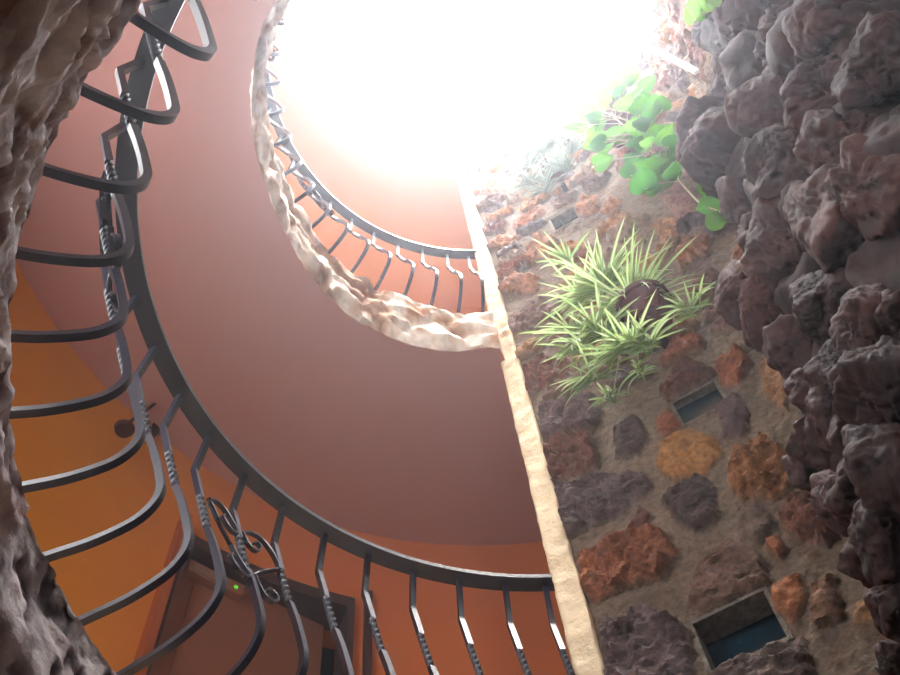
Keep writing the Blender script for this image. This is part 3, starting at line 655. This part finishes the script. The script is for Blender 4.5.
# spider plant
pc = on_a((654, 322), .16)[0]; sp = empty('spider_plant', pc); tag(sp, 'large spider plant with arching striped leaves in a dark red pot on the stone wall', 'potted plant')
pot('pot', sp, pc, .105, .16)
m = MB(); top = pc + np.array([0, 0, .16])
m.sweep([pc + Nw * .08 + [0, 0, .056], pc + Nw * .13 + [0, 0, .056], pc + Nw * .165 + [0, 0, .056]], UP, .012, .03)
m.build('bracket', M['bronze'], sp)
m = MB(); crown = pc + np.array([0, 0, .17]) - Tw * .03
tuft(m, rnd, crown, 26, .34, .017, 1.1, .75)
tuft(m, rnd, crown, 34, .30, .015, 2.6, .9)
for px, off, n, L, dr, up in (((606, 288), .20, 42, .27, 1.0, .8), ((585, 300), .16, 30, .25, 1.2, .6), ((600, 335), .2, 30, .22, 1.5, .4), ((632, 350), .26, 30, .21, 1.3, .6), ((570, 330), .14, 14, .2, 1.6, .2), ((650, 345), .26, 12, .17, 1.3, .7), ((692, 312), .2, 16, .13, 1.2, .6),
                              ((592, 378), .2, 22, .15, 1.9, .2), ((606, 360), .16, 30, .2, 2.2, .3), ((612, 398), .22, 18, .10, 1.8, .2), ((580, 350), .2, 14, .17, 1.6, .2), ((640, 372), .2, 10, .13, 1.8, .1)):
    c = on_a(px, off)[0]; tuft(m, rnd, c, n, L, .0155, dr, up)
tuft(m, rnd, on_a((570, 262), .12)[0], 12, .2, .02, .8, .5, bias=-Tw * .8, ce=((110, 160, 60), (140, 190, 90)))
m.build('foliage', M['leaf'], sp, True)
m = MB()
for px, off in (((606, 288), .2), ((585, 300), .16), ((600, 335), .2), ((632, 350), .26), ((692, 312), .2), ((592, 378), .2), ((612, 398), .22), ((580, 350), .2), ((570, 330), .14), ((640, 372), .2), ((650, 345), .26), ((570, 262), .12)):
    c = on_a(px, off)[0]; mid = (crown + c) / 2 + np.array([0, 0, .05]); m.tube(crom([crown, mid, c], 8), .0025, 5, np.array(srgb(150, 160, 100)[:3]))
m.build('runner', M['leaf'], sp, True)
# heart leaf climber
def heart(m, c, L, nrm, tip, col):
    nrm = nrm / np.linalg.norm(nrm); tip = tip - (tip @ nrm) * nrm; tip /= np.linalg.norm(tip); s = np.cross(nrm, tip)
    out = [(-.08, 0), (-.17, .2), (-.14, .36), (-.02, .48), (.18, .52), (.42, .47), (.66, .33), (.86, .14), (1.0, 0)]
    mid = [(-.08 + 1.08 * i / 8, 0) for i in range(9)]; V = []; cc = []
    for (x, _), (ox, oy) in zip(mid, out):
        z = -.12 * (x) ** 2
        V += [c + L * (tip * ox - s * oy + nrm * (z + .25 * oy * .6)), c + L * (tip * ox * .5 + tip * x * .5 - s * oy * .5 + nrm * (z + .05)), c + L * (tip * x + nrm * z), c + L * (tip * ox * .5 + tip * x * .5 + s * oy * .5 + nrm * (z + .05)), c + L * (tip * ox + s * oy + nrm * (z + .25 * oy * .6))]
        cc += [col, col, np.minimum(col * 1.35, 1), col, col]
    F = [(5 * i + k, 5 * i + k + 1, 5 * i + 6 + k, 5 * i + 5 + k) for i in range(8) for k in range(4)]; m.add(V, F, np.array(cc))
pc = on_a((624, 128), .2)[0]; pt = empty('trailing_vine_plant', pc); tag(pt, 'heart leaved green vine trailing from a brown pot high on the stone wall', 'potted plant')
pot('pot', pt, pc, .14, .17)
m = MB(); m.sweep([pc + Nw * .10 + [0, 0, .06], pc + Nw * .16 + [0, 0, .06], pc + Nw * .205 + [0, 0, .06]], UP, .012, .04); m.build('bracket', M['bronze'], pt)
LV = [(237,45),(262,85),(105,135),(150,115),(120,205),(90,262),(185,110),(215,100),(285,145),(310,110),(335,155),(360,180),(330,210),(385,185),(215,180),(145,215),(150,250),(185,240),(290,240),(310,255),(130,300),(165,300),(200,290),(245,295),(275,325),(325,290),(370,285),(320,345),(388,315),(135,395),(160,350),(265,435),(320,485),(355,385),(395,385),(395,432),(355,420),(450,415),(310,395),(555,490),(600,530),(615,610),(240,130),(180,165),(260,150),(300,180),(345,240)]
ml = MB(); ms = MB(); SC = np.array(srgb(170, 160, 130)[:3])
VINE = [(215, 190), (190, 195), (215, 225), (270, 270), (330, 330), (400, 400), (470, 480), (530, 540), (600, 568), (655, 590)]
def zp(x, y): return (560 + x / 3.75, 60 + y / 3.75)
vine3 = np.array([on_a(zp(x, y), .30 + .004 * i)[0] for i, (x, y) in enumerate(VINE)]); vc = crom(vine3, 6)
ms.tube(vc, .0045, 6)
LV2 = LV + [(x + rnd.uniform(-26, 26), y + rnd.uniform(-24, 24)) for x, y in LV[:39]]
for x, y in LV2:
    p = on_a(zp(x, y), rnd.uniform(.22, .42))[0]; big = 1.25 if x > 540 or (x > 230 and y > 400) else 1
    col = gcol(rnd, (36, 96, 22), (84, 146, 34)); nr = UP + .6 * np.array([rnd.gauss(0, .5), rnd.gauss(0, .5), 0]) - Nw * .35
    tipd = -UP * .3 - Nw * rnd.uniform(0, .6) + Tw * rnd.gauss(0, .8); heart(ml, p, .088 * big * rnd.uniform(.85, 1.2), nr, tipd, col)
    j = vc[np.argmin(np.linalg.norm(vc - p, axis=1))]; ms.tube(crom([j, (j + p) / 2 + [0, 0, .03], p], 4), .0025, 5)
for ang in (0, 1.2, 2.4, 3.6): ms.tube(crom([pc + [0, 0, .16], pc - Nw * .13 + Tw * .1 * math.cos(ang) + [0, 0, .20], on_a(zp(*LV[int(ang * 5)]), .28)[0]], 6), .005, 6)
ml.build('foliage', M['leaf'], pt, True); ms.build('stem', M['stem'], pt, True)
# silvery bush
pc = on_a((556, 172), .16)[0]; gb = empty('silver_bush', pc); tag(gb, 'silvery grey narrow leaved bush fading into the glare at the top of the stone wall', 'potted plant')
pot('pot', gb, pc, .075, .10)
m = MB(); m.sweep([pc + Nw * .08 + [0, 0, .06], pc + Nw * .12 + [0, 0, .06], pc + Nw * .165 + [0, 0, .06]], UP, .012, .03); m.build('bracket', M['bronze'], gb)
m = MB()
for px, n in (((545, 152), 44), ((528, 166), 34), ((560, 142), 34), ((532, 184), 34), ((570, 152), 30), ((550, 172), 34), ((545, 190), 30), ((566, 170), 22)):
    tuft(m, rnd, on_a(px, .26)[0], n, .13, .012, .9, .7, ce=((70, 88, 72), (104, 122, 104)), cm=((120, 136, 118), (160, 172, 158)))
m.build('foliage', M['greyleaf'], gb, True)
m = MB()
for px in ((545, 150), (530, 160), (556, 140), (535, 178), (565, 152), (548, 168)):
    c = on_a(px, .26)[0]; m.tube(crom([pc + [0, 0, .12], (pc + c) / 2 + [0, 0, .12], c], 5), .004, 5)
m.build('stem', M['stem'], gb, True)
# sprig at the top right
pc = at_s((716, 8), 1.62); sg = empty('leafy_sprig', pc); tag(sg, 'small light green leafy sprig behind the rock at the top edge', 'plant')
m = MB(); s2 = MB()
for x, y in ((707, 6), (702, 12), (711, 10), (698, 16), (706, 0), (714, 3), (700, 4), (716, -8), (708, -10), (720, -2), (694, 20)):
    p = at_s((x, y), 1.58 + rnd.uniform(-.05, .05)); heart(m, p, .075, UP + np.array([rnd.gauss(0, .4), rnd.gauss(0, .4), 0]), Tw * rnd.gauss(0, 1) - Nw * .5, gcol(rnd, (90, 150, 50), (140, 190, 80))); s2.tube([pc, (pc + p) / 2, p], .003, 5)
m.build('foliage', M['leaf'], sg); s2.build('stem', M['stem'], sg)

# ------------------------------------------------------------------ light
w = bpy.data.worlds.new('sky'); bpy.context.scene.world = w; w.use_nodes = True
bg = w.node_tree.nodes['Background']; bg.inputs['Color'].default_value = (.93, .96, 1, 1); bg.inputs['Strength'].default_value = 26
pl = bpy.data.lights.new('skylight_portal', 'AREA'); pl.shape = 'DISK'; pl.size = 3.6; pl.cycles.is_portal = True
po = bpy.data.objects.new('skylight_portal', pl); po.location = (CEN[0] + .2, CEN[1], ZTOP + .02); C.objects.link(po)

for k, h in enumerate(HOLES[1:]):  # portals and frames of the added, out-of-view daylight openings
    a = math.radians((h[0] + h[1]) / 2); d = np.array([math.cos(a), math.sin(a), 0]); c = pol(RW + .1, (h[0] + h[1]) / 2, (h[2] + h[3]) / 2)
    q = bpy.data.lights.new('window_portal', 'AREA'); q.shape = 'RECTANGLE'; q.size = 2 * RW * math.sin(math.radians(h[1] - h[0]) / 2) + .1; q.size_y = h[3] - h[2] + .05; q.cycles.is_portal = True
    o = bpy.data.objects.new('window_portal', q); o.location = c; o.rotation_euler = Vector(d).to_track_quat('Z', 'Y').to_euler(); C.objects.link(o)
    if k >= 0:
        m = MB(); W2 = q.size / 2 - .02; t3 = np.array([-d[1], d[0], 0]); H2 = (h[3] - h[2]) / 2
        for u in (-W2, -.02, W2 - .04): m.box(c + t3 * u - [0, 0, H2], t3 * .04, d * .05, [0, 0, 2 * H2])
        for zz_ in (-H2, H2 - .04): m.box(c - t3 * W2 + [0, 0, zz_], t3 * 2 * W2, d * .05, [0, 0, .04])
        tag(m.build('window_%d' % (k + 1), M['frame']), 'dark framed landing window', kind='structure')
sn = bpy.data.lights.new('sun', 'SUN'); sn.energy = 11; sn.angle = math.radians(14); sn.color = (1, .95, .88)
so_ = bpy.data.objects.new('sun', sn); so_.location = (1.5, -1.5, 13); so_.rotation_euler = Vector((.42 * .3, -.9 * .3, 1)).to_track_quat('Z', 'Y').to_euler(); C.objects.link(so_)
GLARE_DENSITY = 0.027  # density of a volume added to stand in for lens glare
if GLARE_DENSITY > 0:
    m = MB(); m.lathe((CEN[0], CEN[1], 0), [(RW + .2, ZG - .05), (RW + .2, ZTOP - .05)], 64)
    hm = bpy.data.materials.new('hazy_air'); hm.use_nodes = True; nt = hm.node_tree; nt.nodes.remove(nt.nodes['Principled BSDF'])
    vs_ = nt.nodes.new('ShaderNodeVolumeScatter'); vs_.inputs['Density'].default_value = GLARE_DENSITY; vs_.inputs['Anisotropy'].default_value = .87; vs_.inputs['Color'].default_value = (.86, .9, 1, 1)
    nt.links.new(vs_.outputs[0], nt.nodes['Material Output'].inputs['Volume'])
    hz = m.build('hazy_air', hm); tag(hz, 'bright hazy daylight filling the open shaft', 'haze', kind='stuff')
# ------------------------------------------------------------------ camera
cam = bpy.data.cameras.new('camera'); cam.sensor_width = 36; cam.lens = 36 * F / 900; cam.clip_start = .02
co = bpy.data.objects.new('camera', cam); C.objects.link(co)
mw = Matrix([[*BW[0], 0], [*BW[1], 0], [*BW[2], 0], [0, 0, 0, 1]]); co.matrix_world = mw
S = bpy.context.scene; S.camera = co
S.view_settings.view_transform = 'Standard'; S.view_settings.look = 'None'; S.view_settings.gamma = 1; S.view_settings.exposure = 0
S.cycles.max_bounces = 16; S.cycles.diffuse_bounces = 10; S.cycles.sample_clamp_indirect = 0
